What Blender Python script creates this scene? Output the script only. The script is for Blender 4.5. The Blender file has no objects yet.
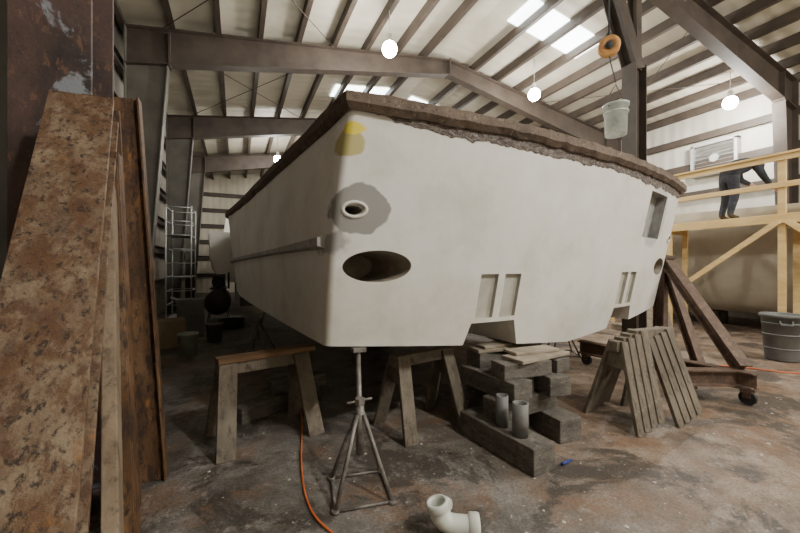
import bpy, bmesh, math, random
from mathutils import Vector, Matrix
random.seed(4)
scene = bpy.context.scene
COL = scene.collection

# ------------------------------------------------------------------ materials
def new_mat(name):
    m = bpy.data.materials.new(name); m.use_nodes = True
    nt = m.node_tree
    return m, nt, nt.nodes["Principled BSDF"]

def ramp_mat(name, stops, scale=4, detail=8, rough=0.7, bump=0.0, metallic=0.0, stretch=(1,1,1), distort=0.0, bscale=None, nrough=0.6):
    m, nt, b = new_mat(name)
    N, L = nt.nodes, nt.links
    tc = N.new("ShaderNodeTexCoord"); mp = N.new("ShaderNodeMapping")
    mp.inputs["Scale"].default_value = stretch
    L.new(tc.outputs["Object"], mp.inputs["Vector"])
    no = N.new("ShaderNodeTexNoise"); no.inputs["Scale"].default_value = scale
    no.inputs["Detail"].default_value = detail; no.inputs["Roughness"].default_value = nrough
    no.inputs["Distortion"].default_value = distort
    L.new(mp.outputs[0], no.inputs["Vector"])
    r = N.new("ShaderNodeValToRGB")
    el = r.color_ramp.elements
    while len(el) < len(stops): el.new(0.5)
    for e, (p, c) in zip(el, stops):
        e.position = p; e.color = (*c, 1)
    L.new(no.outputs["Fac"], r.inputs[0]); L.new(r.outputs[0], b.inputs["Base Color"])
    b.inputs["Roughness"].default_value = rough; b.inputs["Metallic"].default_value = metallic
    if bump > 0:
        n2 = N.new("ShaderNodeTexNoise"); n2.inputs["Scale"].default_value = bscale or scale*4
        n2.inputs["Detail"].default_value = 6
        L.new(mp.outputs[0], n2.inputs["Vector"])
        bp = N.new("ShaderNodeBump"); bp.inputs["Strength"].default_value = bump; bp.inputs["Distance"].default_value = 0.02
        L.new(n2.outputs["Fac"], bp.inputs["Height"]); L.new(bp.outputs[0], b.inputs["Normal"])
    return m

def emit_mat(name, col, s):
    m, nt, b = new_mat(name)
    b.inputs["Base Color"].default_value = (*col, 1)
    b.inputs["Emission Color"].default_value = (*col, 1)
    b.inputs["Emission Strength"].default_value = s
    return m

def layered(name, base, layers, rough=0.85, bump=0.5, metallic=0.0):
    m, nt, b = new_mat(name); N, L = nt.nodes, nt.links
    tc = N.new("ShaderNodeTexCoord")
    def noise(sc, st, det=14, ro=0.7, off=0):
        mp = N.new("ShaderNodeMapping"); mp.inputs["Scale"].default_value=st; mp.inputs["Location"].default_value=(off,off*.7,off*.3)
        L.new(tc.outputs["Object"], mp.inputs[0])
        n = N.new("ShaderNodeTexNoise"); n.inputs["Scale"].default_value=sc; n.inputs["Detail"].default_value=det
        n.inputs["Roughness"].default_value=ro; n.inputs["Distortion"].default_value=0.25
        L.new(mp.outputs[0], n.inputs["Vector"]); return n
    n = noise(base[0], base[1]); r = N.new("ShaderNodeValToRGB"); el=r.color_ramp.elements
    while len(el)<len(base[2]): el.new(0.5)
    for e,(p,c) in zip(el,base[2]): e.position=p; e.color=(*c,1)
    L.new(n.outputs["Fac"], r.inputs[0]); cur=r.outputs[0]
    for i,(sc,st,lo,hi,col,sg) in enumerate(layers):
        n2=noise(sc,st,off=3.7*(i+1)); mr=N.new("ShaderNodeMapRange")
        mr.inputs["From Min"].default_value=lo; mr.inputs["From Max"].default_value=hi; mr.inputs["To Max"].default_value=sg
        L.new(n2.outputs["Fac"], mr.inputs["Value"])
        x=N.new("ShaderNodeMix"); x.data_type='RGBA'; L.new(mr.outputs[0], x.inputs["Factor"]); L.new(cur, x.inputs[6])
        x.inputs[7].default_value=(*col,1); cur=x.outputs[2]
    L.new(cur, b.inputs["Base Color"]); b.inputs["Roughness"].default_value=rough; b.inputs["Metallic"].default_value=metallic
    n3=noise(45,(1,1,1),8); bp=N.new("ShaderNodeBump"); bp.inputs["Strength"].default_value=bump; bp.inputs["Distance"].default_value=0.012
    L.new(n3.outputs["Fac"], bp.inputs["Height"]); L.new(bp.outputs[0], b.inputs["Normal"])
    return m

M_steel_brown = ramp_mat("painted_steel_brown", [(0.3,(0.034,0.024,0.018)),(0.7,(0.066,0.048,0.035))], 3, 6, 0.6, 0.1)
M_steel_grey = ramp_mat("painted_steel_grey", [(0.3,(0.060,0.053,0.042)),(0.7,(0.11,0.10,0.082))], 2, 6, 0.6, 0.1)
M_rust = layered("rusty_steel", (4,(1.8,1.8,0.22),[(0.33,(0.075,0.045,0.028)),(0.46,(0.165,0.108,0.066)),(0.62,(0.27,0.205,0.135))]),
    [(7,(1.5,1.5,0.22),0.47,0.58,(0.12,0.056,0.024),0.8),(18,(1,1,0.35),0.51,0.59,(0.085,0.040,0.02),0.8),(40,(1,1,0.45),0.54,0.61,(0.028,0.018,0.014),0.9),(6,(1.3,1.3,0.2),0.60,0.70,(0.30,0.13,0.035),0.65)],0.65,0.6,0.15)
M_rust_or = layered("rusty_steel_orange", (6,(1,1,0.3),[(0.33,(0.05,0.027,0.017)),(0.5,(0.13,0.066,0.028)),(0.65,(0.20,0.12,0.065))]),
    [(22,(1,1,0.4),0.50,0.58,(0.042,0.024,0.018),0.9),(14,(1,1,0.3),0.57,0.65,(0.34,0.16,0.045),0.8)],0.7,0.5,0.15)
M_rust_dark = layered("rusty_steel_dark", (3,(1,1,0.6),[(0.35,(0.030,0.020,0.018)),(0.6,(0.085,0.050,0.042))]),
    [(2.2,(1,1,0.8),0.60,0.635,(0.24,0.26,0.29),0.85),(20,(1,1,0.5),0.56,0.62,(0.16,0.085,0.05),0.7)],0.7,0.35)
M_cradle = layered("cradle_steel", (5,(1,1,1),[(0.35,(0.07,0.045,0.033)),(0.6,(0.15,0.095,0.068))]),[(18,(1,1,1),0.55,0.63,(0.25,0.17,0.11),0.7)],0.7,0.3)
M_galv = ramp_mat("galvanised_stand", [(0.35,(0.12,0.11,0.10)),(0.65,(0.27,0.25,0.225))], 12, 8, 0.55, 0.2, 0.3)
M_wood_old = ramp_mat("weathered_wood", [(0.3,(0.13,0.105,0.08)),(0.7,(0.30,0.25,0.19))], 6, 10, 0.85, 0.4, 0, (1,1,0.3), 0.4)
M_ply = layered("old_plywood", (5,(1,1,0.5),[(0.33,(0.095,0.077,0.057)),(0.65,(0.22,0.185,0.14))]),[(20,(1,1,0.4),0.53,0.63,(0.055,0.043,0.034),0.75),(8,(1,1,1),0.62,0.68,(0.36,0.33,0.28),0.6)],0.85,0.3)
M_plank = layered("pale_weathered_board", (5,(1,1,0.3),[(0.33,(0.14,0.10,0.063)),(0.65,(0.28,0.215,0.145))]),[(20,(1,1,0.4),0.53,0.63,(0.07,0.045,0.03),0.75)],0.85,0.3)
M_wood_or = ramp_mat("brown_plank", [(0.3,(0.13,0.070,0.035)),(0.7,(0.28,0.17,0.085))], 4, 10, 0.8, 0.3, 0, (0.5,4,4), 0.4)
M_lumber = ramp_mat("yellow_lumber", [(0.3,(0.60,0.40,0.15)),(0.7,(0.78,0.57,0.26))], 3, 6, 0.7, 0.1, 0, (3,0.6,3), 0.3)
M_timber = layered("grey_timber", (5,(1,1,2),[(0.33,(0.068,0.060,0.051)),(0.6,(0.16,0.143,0.122))]),[(14,(1,1,3),0.55,0.65,(0.27,0.245,0.21),0.7),(30,(1,1,3),0.56,0.62,(0.035,0.03,0.026),0.8)],0.9,0.5)
M_timber_lt = ramp_mat("light_timber", [(0.3,(0.22,0.18,0.14)),(0.7,(0.42,0.36,0.28))], 5, 10, 0.85, 0.4, 0, (1,1,4), 0.3)
M_cap = layered("brown_rub_rail", (6,(1,1,1),[(0.33,(0.075,0.052,0.038)),(0.6,(0.15,0.108,0.078))]),[(16,(1,1,1),0.56,0.66,(0.32,0.26,0.19),0.7),(30,(1,1,1),0.56,0.62,(0.04,0.027,0.02),0.8)],0.8,0.6)
M_lam = ramp_mat("raw_laminate_band", [(0.36,(0.055,0.040,0.034)),(0.49,(0.125,0.10,0.087)),(0.58,(0.23,0.20,0.175)),(0.70,(0.46,0.43,0.39))], 26, 14, 0.8, 0.8, 0, (1,1,1.5), 0.5, 60, 0.75)
M_white_gel = ramp_mat("white_gelcoat", [(0.3,(0.62,0.60,0.54)),(0.7,(0.75,0.73,0.67))], 2, 6, 0.5, 0.05)
M_beige_gel = ramp_mat("beige_fairing_gelcoat", [(0.3,(0.34,0.305,0.235)),(0.7,(0.47,0.43,0.345))], 1.4, 8, 0.6, 0.05)
M_recess = ramp_mat("raw_fibreglass", [(0.3,(0.24,0.21,0.17)),(0.7,(0.42,0.37,0.30))], 8, 8, 0.7, 0.3)
M_winrec = ramp_mat("grey_primed_recess", [(0.3,(0.20,0.20,0.19)),(0.7,(0.36,0.355,0.34))], 8, 8, 0.7, 0.3)
M_slot = ramp_mat("slot_fairing", [(0.3,(0.40,0.385,0.33)),(0.7,(0.54,0.52,0.46))], 6, 6, 0.6, 0.1)
M_railgrey = ramp_mat("grey_primer", [(0.3,(0.24,0.24,0.24)),(0.7,(0.50,0.49,0.47))], 10, 8, 0.6, 0.2)
M_pvc = ramp_mat("white_pvc", [(0.3,(0.62,0.64,0.58)),(0.8,(0.78,0.80,0.74))], 6, 4, 0.35, 0.02)
M_tube = ramp_mat("grey_tube", [(0.3,(0.12,0.12,0.115)),(0.7,(0.21,0.21,0.20))], 6, 4, 0.6, 0.1)
M_black = ramp_mat("black_rubber", [(0.3,(0.015,0.015,0.015)),(0.7,(0.04,0.04,0.04))], 6, 4, 0.7)
M_bin = ramp_mat("grey_plastic", [(0.3,(0.11,0.115,0.11)),(0.7,(0.16,0.165,0.16))], 4, 4, 0.55)
M_orange = ramp_mat("orange_rubber", [(0.3,(0.65,0.12,0.03)),(0.7,(0.80,0.20,0.05))], 6, 2, 0.5)
M_orange2 = ramp_mat("orange_paint_worn", [(0.3,(0.30,0.13,0.04)),(0.7,(0.55,0.28,0.08))], 8, 6, 0.6)
M_blue = ramp_mat("blue_plastic", [(0.3,(0.02,0.04,0.22)),(0.7,(0.03,0.06,0.3))], 6, 2, 0.4)
M_bucket = ramp_mat("dirty_white_plastic", [(0.3,(0.30,0.33,0.30)),(0.7,(0.52,0.55,0.50))], 7, 8, 0.5, 0.1)
M_mach = ramp_mat("dark_machine_paint", [(0.3,(0.04,0.025,0.02)),(0.7,(0.085,0.050,0.04))], 5, 6, 0.55, 0.1)
M_jacket = ramp_mat("dark_jacket", [(0.3,(0.012,0.014,0.022)),(0.7,(0.03,0.034,0.045))], 14, 6, 0.9, 0.3)
M_jeans = ramp_mat("dark_trousers", [(0.3,(0.025,0.03,0.045)),(0.7,(0.055,0.06,0.08))], 20, 6, 0.9, 0.3)
M_skin = ramp_mat("skin", [(0.3,(0.48,0.28,0.19)),(0.7,(0.58,0.36,0.26))], 12, 4, 0.5)
M_hair = ramp_mat("dark_hair", [(0.3,(0.02,0.014,0.01)),(0.7,(0.05,0.035,0.025))], 40, 4, 0.8)
M_boot = ramp_mat("work_boot", [(0.3,(0.05,0.035,0.02)),(0.7,(0.10,0.07,0.045))], 20, 4, 0.8)
M_alu = ramp_mat("aluminium", [(0.3,(0.38,0.38,0.37)),(0.7,(0.52,0.52,0.50))], 6, 4, 0.4, 0.0, 0.5)
M_bulb = emit_mat("lamp_bulb", (1.0,0.985,0.94), 150)
M_sky = emit_mat("skylight_panel", (0.93,1.0,1.0), 9)
M_lampbody = ramp_mat("lamp_reflector", [(0.3,(0.5,0.5,0.48)),(0.7,(0.62,0.62,0.6))], 6, 4, 0.35, 0, 0.5)
M_chip = ramp_mat("paint_chips", [(0.3,(0.45,0.43,0.39)),(0.7,(0.7,0.68,0.62))], 6, 4, 0.7)

def panel_mat(name, c1, c2, axis, freq, streak=True):
    m, nt, b = new_mat(name); N, L = nt.nodes, nt.links
    tc = N.new("ShaderNodeTexCoord")
    no = N.new("ShaderNodeTexNoise"); no.inputs["Scale"].default_value = 0.9; no.inputs["Detail"].default_value = 9
    mp = N.new("ShaderNodeMapping"); mp.inputs["Scale"].default_value = (1,1,0.4)
    L.new(tc.outputs["Object"], mp.inputs[0]); L.new(mp.outputs[0], no.inputs["Vector"])
    r = N.new("ShaderNodeValToRGB"); r.color_ramp.elements[0].position=0.3; r.color_ramp.elements[1].position=0.65
    r.color_ramp.elements[0].color=(*c1,1); r.color_ramp.elements[1].color=(*c2,1)
    L.new(no.outputs["Fac"], r.inputs[0]); L.new(r.outputs[0], b.inputs["Base Color"])
    w = N.new("ShaderNodeTexWave"); w.bands_direction = axis; w.inputs["Scale"].default_value = freq
    w.inputs["Distortion"].default_value = 0.3
    L.new(tc.outputs["Object"], w.inputs["Vector"])
    bp = N.new("ShaderNodeBump"); bp.inputs["Strength"].default_value = 0.35; bp.inputs["Distance"].default_value=0.03
    L.new(w.outputs["Fac"], bp.inputs["Height"]); L.new(bp.outputs[0], b.inputs["Normal"])
    b.inputs["Roughness"].default_value = 0.6
    return m
M_ceil = panel_mat("ceiling_insulation", (0.36,0.325,0.255), (0.52,0.475,0.385), 'Y', 1.0)
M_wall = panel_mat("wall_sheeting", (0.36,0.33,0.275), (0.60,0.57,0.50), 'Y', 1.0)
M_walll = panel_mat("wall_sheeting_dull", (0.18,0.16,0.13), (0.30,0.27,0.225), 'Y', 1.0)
M_wallx = panel_mat("wall_sheeting_back", (0.38,0.34,0.265), (0.55,0.50,0.40), 'X', 1.0)

def floor_mat():
    m, nt, b = new_mat("stained_concrete"); N, L = nt.nodes, nt.links
    tc = N.new("ShaderNodeTexCoord")
    def noise(sc, det, ro=0.6, dist=0):
        n = N.new("ShaderNodeTexNoise"); n.inputs["Scale"].default_value=sc; n.inputs["Detail"].default_value=det
        n.inputs["Roughness"].default_value=ro; n.inputs["Distortion"].default_value=dist
        L.new(tc.outputs["Object"], n.inputs["Vector"]); return n
    def ramp(inp, stops):
        r = N.new("ShaderNodeValToRGB"); el=r.color_ramp.elements
        while len(el)<len(stops): el.new(0.5)
        for e,(p,c) in zip(el,stops): e.position=p; e.color=(*c,1)
        L.new(inp, r.inputs[0]); return r
    def mix(f, a, bb, mode='MIX'):
        x = N.new("ShaderNodeMix"); x.data_type='RGBA'; x.blend_type=mode
        if isinstance(f,float): x.inputs["Factor"].default_value=f
        else: L.new(f, x.inputs["Factor"])
        L.new(a, x.inputs[6]); L.new(bb, x.inputs[7]); return x.outputs[2]
    n1 = noise(2.2, 15, 0.72, 0.2)
    grey = ramp(n1.outputs["Fac"], [(0.34,(0.085,0.077,0.068)),(0.49,(0.165,0.150,0.133)),(0.62,(0.28,0.258,0.232))])
    n2 = noise(3.1, 15, 0.75, 0.2)
    red = ramp(n2.outputs["Fac"], [(0.36,(0.10,0.073,0.056)),(0.49,(0.25,0.18,0.13)),(0.62,(0.38,0.31,0.25))])
    sep = N.new("ShaderNodeSeparateXYZ"); L.new(tc.outputs["Object"], sep.inputs[0])
    ma = N.new("ShaderNodeMath"); ma.operation='MULTIPLY_ADD'; ma.inputs[1].default_value=0.25; ma.inputs[2].default_value=-0.48
    L.new(sep.outputs[0], ma.inputs[0])
    n3 = noise(0.8, 8); ad = N.new("ShaderNodeMath"); ad.operation='ADD'; ad.use_clamp=True
    L.new(ma.outputs[0], ad.inputs[0]); L.new(n3.outputs["Fac"], ad.inputs[1])
    cl = N.new("ShaderNodeMapRange"); cl.inputs["From Min"].default_value=0.3; cl.inputs["From Max"].default_value=0.9
    L.new(ad.outputs[0], cl.inputs["Value"])
    base = mix(cl.outputs[0], grey.outputs[0], red.outputs[0])
    n6 = noise(1.5, 15, 0.75, 0.4); rs = ramp(n6.outputs["Fac"], [(0.50,(0,0,0)),(0.60,(0.6,0.6,0.6))])
    rc = N.new("ShaderNodeRGB"); rc.outputs[0].default_value=(0.24,0.13,0.07,1)
    base = mix(rs.outputs[0], base, rc.outputs[0])
    n4 = noise(1.3, 15, 0.72, 0.5); st = ramp(n4.outputs["Fac"], [(0.51,(0,0,0)),(0.57,(0.85,0.85,0.85))])
    dk = N.new("ShaderNodeRGB"); dk.outputs[0].default_value=(0.062,0.053,0.045,1)
    base = mix(st.outputs[0], base, dk.outputs[0])
    n5 = noise(7, 15, 0.8); dr = ramp(n5.outputs["Fac"], [(0.55,(0,0,0)),(0.64,(0.6,0.6,0.6))])
    pl = N.new("ShaderNodeRGB"); pl.outputs[0].default_value=(0.42,0.395,0.36,1)
    base = mix(dr.outputs[0], base, pl.outputs[0])
    n7 = noise(60, 6, 0.7); sp = ramp(n7.outputs["Fac"], [(0.35,(0.6,0.6,0.6)),(0.6,(1.12,1.12,1.12))])
    base = mix(1.0, base, sp.outputs[0], 'MULTIPLY')
    v = N.new("ShaderNodeTexVoronoi"); v.inputs["Scale"].default_value=11; L.new(tc.outputs["Object"], v.inputs["Vector"])
    vr = ramp(v.outputs["Distance"], [(0.04,(0.7,0.7,0.7)),(0.09,(0,0,0))])
    pl2 = N.new("ShaderNodeRGB"); pl2.outputs[0].default_value=(0.55,0.53,0.48,1)
    base = mix(vr.outputs[0], base, pl2.outputs[0])
    L.new(base, b.inputs["Base Color"])
    rr = N.new("ShaderNodeMapRange"); rr.inputs["To Min"].default_value=0.30; rr.inputs["To Max"].default_value=0.75
    L.new(n1.outputs["Fac"], rr.inputs["Value"]); L.new(rr.outputs[0], b.inputs["Roughness"])
    bp = N.new("ShaderNodeBump"); bp.inputs["Strength"].default_value=0.35; bp.inputs["Distance"].default_value=0.015
    L.new(n5.outputs["Fac"], bp.inputs["Height"]); L.new(bp.outputs[0], b.inputs["Normal"])
    return m
M_floor = floor_mat()

def hull_mat():
    m, nt, b = new_mat("primed_hull"); N, L = nt.nodes, nt.links
    tc = N.new("ShaderNodeTexCoord")
    n = N.new("ShaderNodeTexNoise"); n.inputs["Scale"].default_value=1.6; n.inputs["Detail"].default_value=12
    n.inputs["Roughness"].default_value=0.68
    L.new(tc.outputs["Object"], n.inputs["Vector"])
    r = N.new("ShaderNodeValToRGB"); el=r.color_ramp.elements; el.new(0.5)
    for e,(p,c) in zip(el,[(0.34,(0.63,0.605,0.54)),(0.5,(0.74,0.725,0.67)),(0.64,(0.79,0.785,0.75))]):
        e.position=p; e.color=(*c,1)
    L.new(n.outputs["Fac"], r.inputs[0])
    cur = r.outputs[0]
    nn = N.new("ShaderNodeTexNoise"); nn.inputs["Scale"].default_value=9; nn.inputs["Detail"].default_value=5
    L.new(tc.outputs["Object"], nn.inputs["Vector"])
    def patch(cur, c, rad, scl, col, wob=0.12, soft=0.06, strength=1.0):
        mp = N.new("ShaderNodeMapping"); mp.vector_type='POINT'
        mp.inputs["Location"].default_value=(-c[0]*scl[0],-c[1]*scl[1],-c[2]*scl[2]); mp.inputs["Scale"].default_value=scl
        L.new(tc.outputs["Object"], mp.inputs[0])
        ln = N.new("ShaderNodeVectorMath"); ln.operation='LENGTH'; L.new(mp.outputs[0], ln.inputs[0])
        a = N.new("ShaderNodeMath"); a.operation='MULTIPLY_ADD'; a.inputs[1].default_value=wob
        L.new(nn.outputs["Fac"], a.inputs[0]); L.new(ln.outputs["Value"], a.inputs[2])
        mr = N.new("ShaderNodeMapRange"); mr.inputs["From Min"].default_value=rad+wob*0.5; mr.inputs["From Max"].default_value=rad+wob*0.5+soft
        mr.inputs["To Min"].default_value=strength; mr.inputs["To Max"].default_value=0
        L.new(a.outputs[0], mr.inputs["Value"])
        x = N.new("ShaderNodeMix"); x.data_type='RGBA'; L.new(mr.outputs[0], x.inputs["Factor"]); L.new(cur, x.inputs[6])
        x.inputs[7].default_value=(*col,1)
        return x.outputs[2]
    cur = patch(cur, (-2.62,0.1,1.25), 0.10, (1,1,0.25), (0.84,0.84,0.82), 0.25, 0.08, 0.9)
    cur = patch(cur, (-2.62,0.1,2.2), 0.08, (1,1,0.3), (0.84,0.83,0.80), 0.25, 0.08, 0.9)
    cur = patch(cur, (-2.43,0.1,1.90), 0.195, (1,0.6,1.15), (0.30,0.295,0.28), 0.10, 0.015)
    cur = patch(cur, (-2.55,0.05,2.34), 0.085, (0.8,0.5,1), (0.52,0.46,0.20), 0.06, 0.015)
    cur = patch(cur, (-2.53,0.0,2.43), 0.035, (0.5,0.5,1), (0.85,0.70,0.08), 0.06, 0.012)
    cur = patch(cur, (-2.62,0.25,1.66), 0.10, (0.8,0.35,1.8), (0.34,0.34,0.34), 0.25, 0.05, 0.85)
    cur = patch(cur, (1.60,-0.1,2.13), 0.36, (1,0.6,1.0), (0.46,0.45,0.42), 0.15, 0.04, 0.7)
    L.new(cur, b.inputs["Base Color"])
    b.inputs["Roughness"].default_value=0.5
    bp = N.new("ShaderNodeBump"); bp.inputs["Strength"].default_value=0.06; bp.inputs["Distance"].default_value=0.02
    L.new(nn.outputs["Fac"], bp.inputs["Height"]); L.new(bp.outputs[0], b.inputs["Normal"])
    return m
M_hull = hull_mat()

# ------------------------------------------------------------------ builder
class B:
    def __init__(s): s.bm = bmesh.new()
    def hexa(s, pts, mat=0):
        v = [s.bm.verts.new(p) for p in pts]
        for f in ((0,1,2,3),(7,6,5,4),(0,4,5,1),(1,5,6,2),(2,6,7,3),(3,7,4,0)):
            fc = s.bm.faces.new([v[i] for i in f]); fc.material_index = mat
        return v
    def box(s, c, size, rz=0, mat=0, M=None):
        hx,hy,hz = size[0]/2,size[1]/2,size[2]/2
        R = M if M is not None else Matrix.Rotation(rz,3,'Z')
        c = Vector(c)
        s.hexa([c+R@Vector(p) for p in ((-hx,-hy,-hz),(hx,-hy,-hz),(hx,hy,-hz),(-hx,hy,-hz),(-hx,-hy,hz),(hx,-hy,hz),(hx,hy,hz),(-hx,hy,hz))], mat)
    def frame(s, p1, p2, up):
        a = (Vector(p2)-Vector(p1)).normalized()
        up = Vector(up)
        if abs(a.dot(up.normalized()))>0.99: up = Vector((0,1,0)) if abs(a.y)<0.9 else Vector((1,0,0))
        w = a.cross(up).normalized(); h = w.cross(a).normalized()
        return a,w,h
    def beam(s, p1, p2, w, h, mat=0, up=(0,0,1), ow=0, oh=0, w2=None, h2=None):
        p1,p2 = Vector(p1),Vector(p2); a,W,H = s.frame(p1,p2,up)
        w2 = w if w2 is None else w2; h2 = h if h2 is None else h2
        pts=[]
        for p,ww,hh in ((p1,w,h),(p2,w2,h2)):
            for sx,sy in ((-1,-1),(1,-1),(1,1),(-1,1)):
                pts.append(p+W*(ow+sx*ww/2)+H*(oh+sy*hh/2))
        s.hexa(pts, mat)
    def ibeam(s, p1, p2, depth, width, mat=0, up=(0,0,1), tf=0.02, tw=0.015, depth2=None):
        d2 = depth if depth2 is None else depth2
        p1,p2 = Vector(p1),Vector(p2); a,W,H = s.frame(p1,p2,up)
        s.beam(p1,p2,tw,depth,mat,up,h2=d2)
        for sg in (-1,1):
            q1 = p1+H*sg*depth/2; q2 = p2+H*sg*d2/2
            pts=[]
            for q in (q1,q2):
                for sx,sy in ((-1,-1),(1,-1),(1,1),(-1,1)):
                    pts.append(q+W*sx*width/2+H*sy*tf/2)
            s.hexa(pts, mat)
    def channel(s, p1, p2, depth, width, mat=0, up=(0,0,1), t=0.015):
        p1,p2=Vector(p1),Vector(p2)
        s.beam(p1,p2,t,depth,mat,up,ow=-width/2)
        s.beam(p1,p2,width,t,mat,up,oh=depth/2); s.beam(p1,p2,width,t,mat,up,oh=-depth/2)
    def cyl(s, p1, p2, r1, r2=None, seg=20, mat=0, cap=True, smooth=True):
        r2 = r1 if r2 is None else r2
        p1,p2=Vector(p1),Vector(p2); a,W,H=s.frame(p1,p2,(0,0,1))
        A=[];C=[]
        for i in range(seg):
            t=2*math.pi*i/seg; o=W*math.cos(t)+H*math.sin(t)
            A.append(s.bm.verts.new(p1+o*r1)); C.append(s.bm.verts.new(p2+o*r2))
        for i in range(seg):
            j=(i+1)%seg; f=s.bm.faces.new((A[i],A[j],C[j],C[i])); f.material_index=mat; f.smooth=smooth
        if cap:
            f=s.bm.faces.new(A[::-1]); f.material_index=mat; f=s.bm.faces.new(C); f.material_index=mat
    def lathe(s, c, prof, seg=28, mat=0, axis=None, smooth=True):
        c=Vector(c); R=axis or Matrix.Identity(3); rings=[]
        for r,z in prof:
            rings.append([s.bm.verts.new(c+R@Vector((r*math.cos(2*math.pi*i/seg),r*math.sin(2*math.pi*i/seg),z))) for i in range(seg)])
        for a,b in zip(rings,rings[1:]):
            for i in range(seg):
                j=(i+1)%seg; f=s.bm.faces.new((a[i],a[j],b[j],b[i])); f.material_index=mat; f.smooth=smooth
    def tube(s, pts, r, seg=12, mat=0, cap=True):
        pts=[Vector(p) for p in pts]; rings=[]; n=len(pts); prevW=None
        for i,p in enumerate(pts):
            t=(pts[min(i+1,n-1)]-pts[max(i-1,0)]).normalized()
            if prevW is None:
                u=Vector((0,0,1)) if abs(t.z)<0.9 else Vector((0,1,0)); W=t.cross(u).normalized()
            else:
                W=(prevW-t*prevW.dot(t)).normalized()
            H=W.cross(t).normalized(); prevW=W
            rr = r[i] if isinstance(r,(list,tuple)) else r
            rings.append([s.bm.verts.new(p+(W*math.cos(2*math.pi*k/seg)+H*math.sin(2*math.pi*k/seg))*rr) for k in range(seg)])
        for a,b in zip(rings,rings[1:]):
            for k in range(seg):
                j=(k+1)%seg; f=s.bm.faces.new((a[k],a[j],b[j],b[k])); f.material_index=mat; f.smooth=True
        if cap:
            for rg in (rings[0],rings[-1]):
                f=s.bm.faces.new(rg); f.material_index=mat
    def sphere(s, c, rad, mat=0, seg=16):
        M=Matrix.Translation(c)@Matrix.Diagonal((*(rad if isinstance(rad,(tuple,list)) else (rad,rad,rad)),1))
        r=bmesh.ops.create_uvsphere(s.bm,u_segments=seg,v_segments=seg//2+2,radius=1,matrix=M)
        fs={f for v in r['verts'] for f in v.link_faces}
        for f in fs: f.material_index=mat; f.smooth=True
    def done(s, name, mats, bevel=0, parent=None, loc=None, rz=0, fix=True):
        if fix: bmesh.ops.recalc_face_normals(s.bm, faces=s.bm.faces)
        me=bpy.data.meshes.new(name); s.bm.to_mesh(me); s.bm.free()
        for m in (mats if isinstance(mats,(list,tuple)) else [mats]): me.materials.append(m)
        o=bpy.data.objects.new(name, me); COL.objects.link(o)
        if parent: o.parent=parent
        if loc is not None: o.location=loc
        o.rotation_euler=(0,0,rz)
        if bevel:
            md=o.modifiers.new("bevel",'BEVEL'); md.width=bevel; md.segments=2; md.limit_method='ANGLE'; md.angle_limit=math.radians(50)
        return o

def bez(pts, n=12):
    P=[Vector(p) for p in pts]; P=[P[0]*2-P[1]]+P+[P[-1]*2-P[-2]]; out=[]
    for i in range(1,len(P)-2):
        for k in range(n):
            t=k/n; a,b,c,d=P[i-1],P[i],P[i+1],P[i+2]
            out.append(0.5*((2*b)+(c-a)*t+(2*a-5*b+4*c-d)*t*t+(3*b-3*c+d-a)*t**3))
    out.append(P[-2]); return out

# ------------------------------------------------------------------ building
XL,XR,RID = -1.75,13.0,5.65
YB,YF = 23.0,-7.0
def roofz(x): return 7.75-0.15*abs(x-RID)

b=B(); b.box(((XL+XR)/2,(YB+YF)/2,-0.1),(XR-XL+3,YB-YF+2,0.2)); b.done("floor",M_floor)
b=B()
for x0,x1 in ((XL-0.6,RID),(RID,XR+0.6)):
    b.hexa([(x0,YF,roofz(x0)),(x1,YF,roofz(x1)),(x1,YB,roofz(x1)),(x0,YB,roofz(x0)),
            (x0,YF,roofz(x0)+.08),(x1,YF,roofz(x1)+.08),(x1,YB,roofz(x1)+.08),(x0,YB,roofz(x0)+.08)])
b.done("ceiling",M_ceil)
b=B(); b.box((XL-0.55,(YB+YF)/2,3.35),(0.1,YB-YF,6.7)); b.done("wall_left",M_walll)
b=B(); b.box((XR+0.55,(YB+YF)/2,3.35),(0.1,YB-YF,6.7)); b.done("wall_right",M_wall)
def gable(name,y):
    b=B()
    for x0,x1 in ((XL-0.6,RID),(RID,XR+0.6)):
        b.hexa([(x0,y,0),(x1,y,0),(x1,y+.1,0),(x0,y+.1,0),(x0,y,roofz(x0)),(x1,y,roofz(x1)),(x1,y+.1,roofz(x1)),(x0,y+.1,roofz(x0))])
    b.done(name,M_wallx)
gable("wall_back",YB); gable("wall_front",YF-0.1)
b=B()
for z in (1.0,2.0,2.9,3.8,4.7,5.6):
    b.channel((XL-0.38,YF,z),(XL-0.38,YB,z),0.2,0.08); b.channel((XR+0.38,YF,z),(XR+0.38,YB,z),0.2,0.08)
    b.channel((XL-0.4,YB-0.12,z),(XR+0.4,YB-0.12,z),0.2,0.08)
b.done("trim_wall_girts",M_steel_brown)
b=B()
x=XL-0.35
while x<XR+0.5:
    z=roofz(x)-0.12
    if abs(x-RID)>0.15:
        b.beam((x,YF,z),(x,YB,z),0.05,0.22)
        b.beam((x+0.03,YF,z-0.11),(x+0.03,YB,z-0.11),0.10,0.016)
    x+=0.86
b.done("ceiling_purlins",M_steel_brown)
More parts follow.
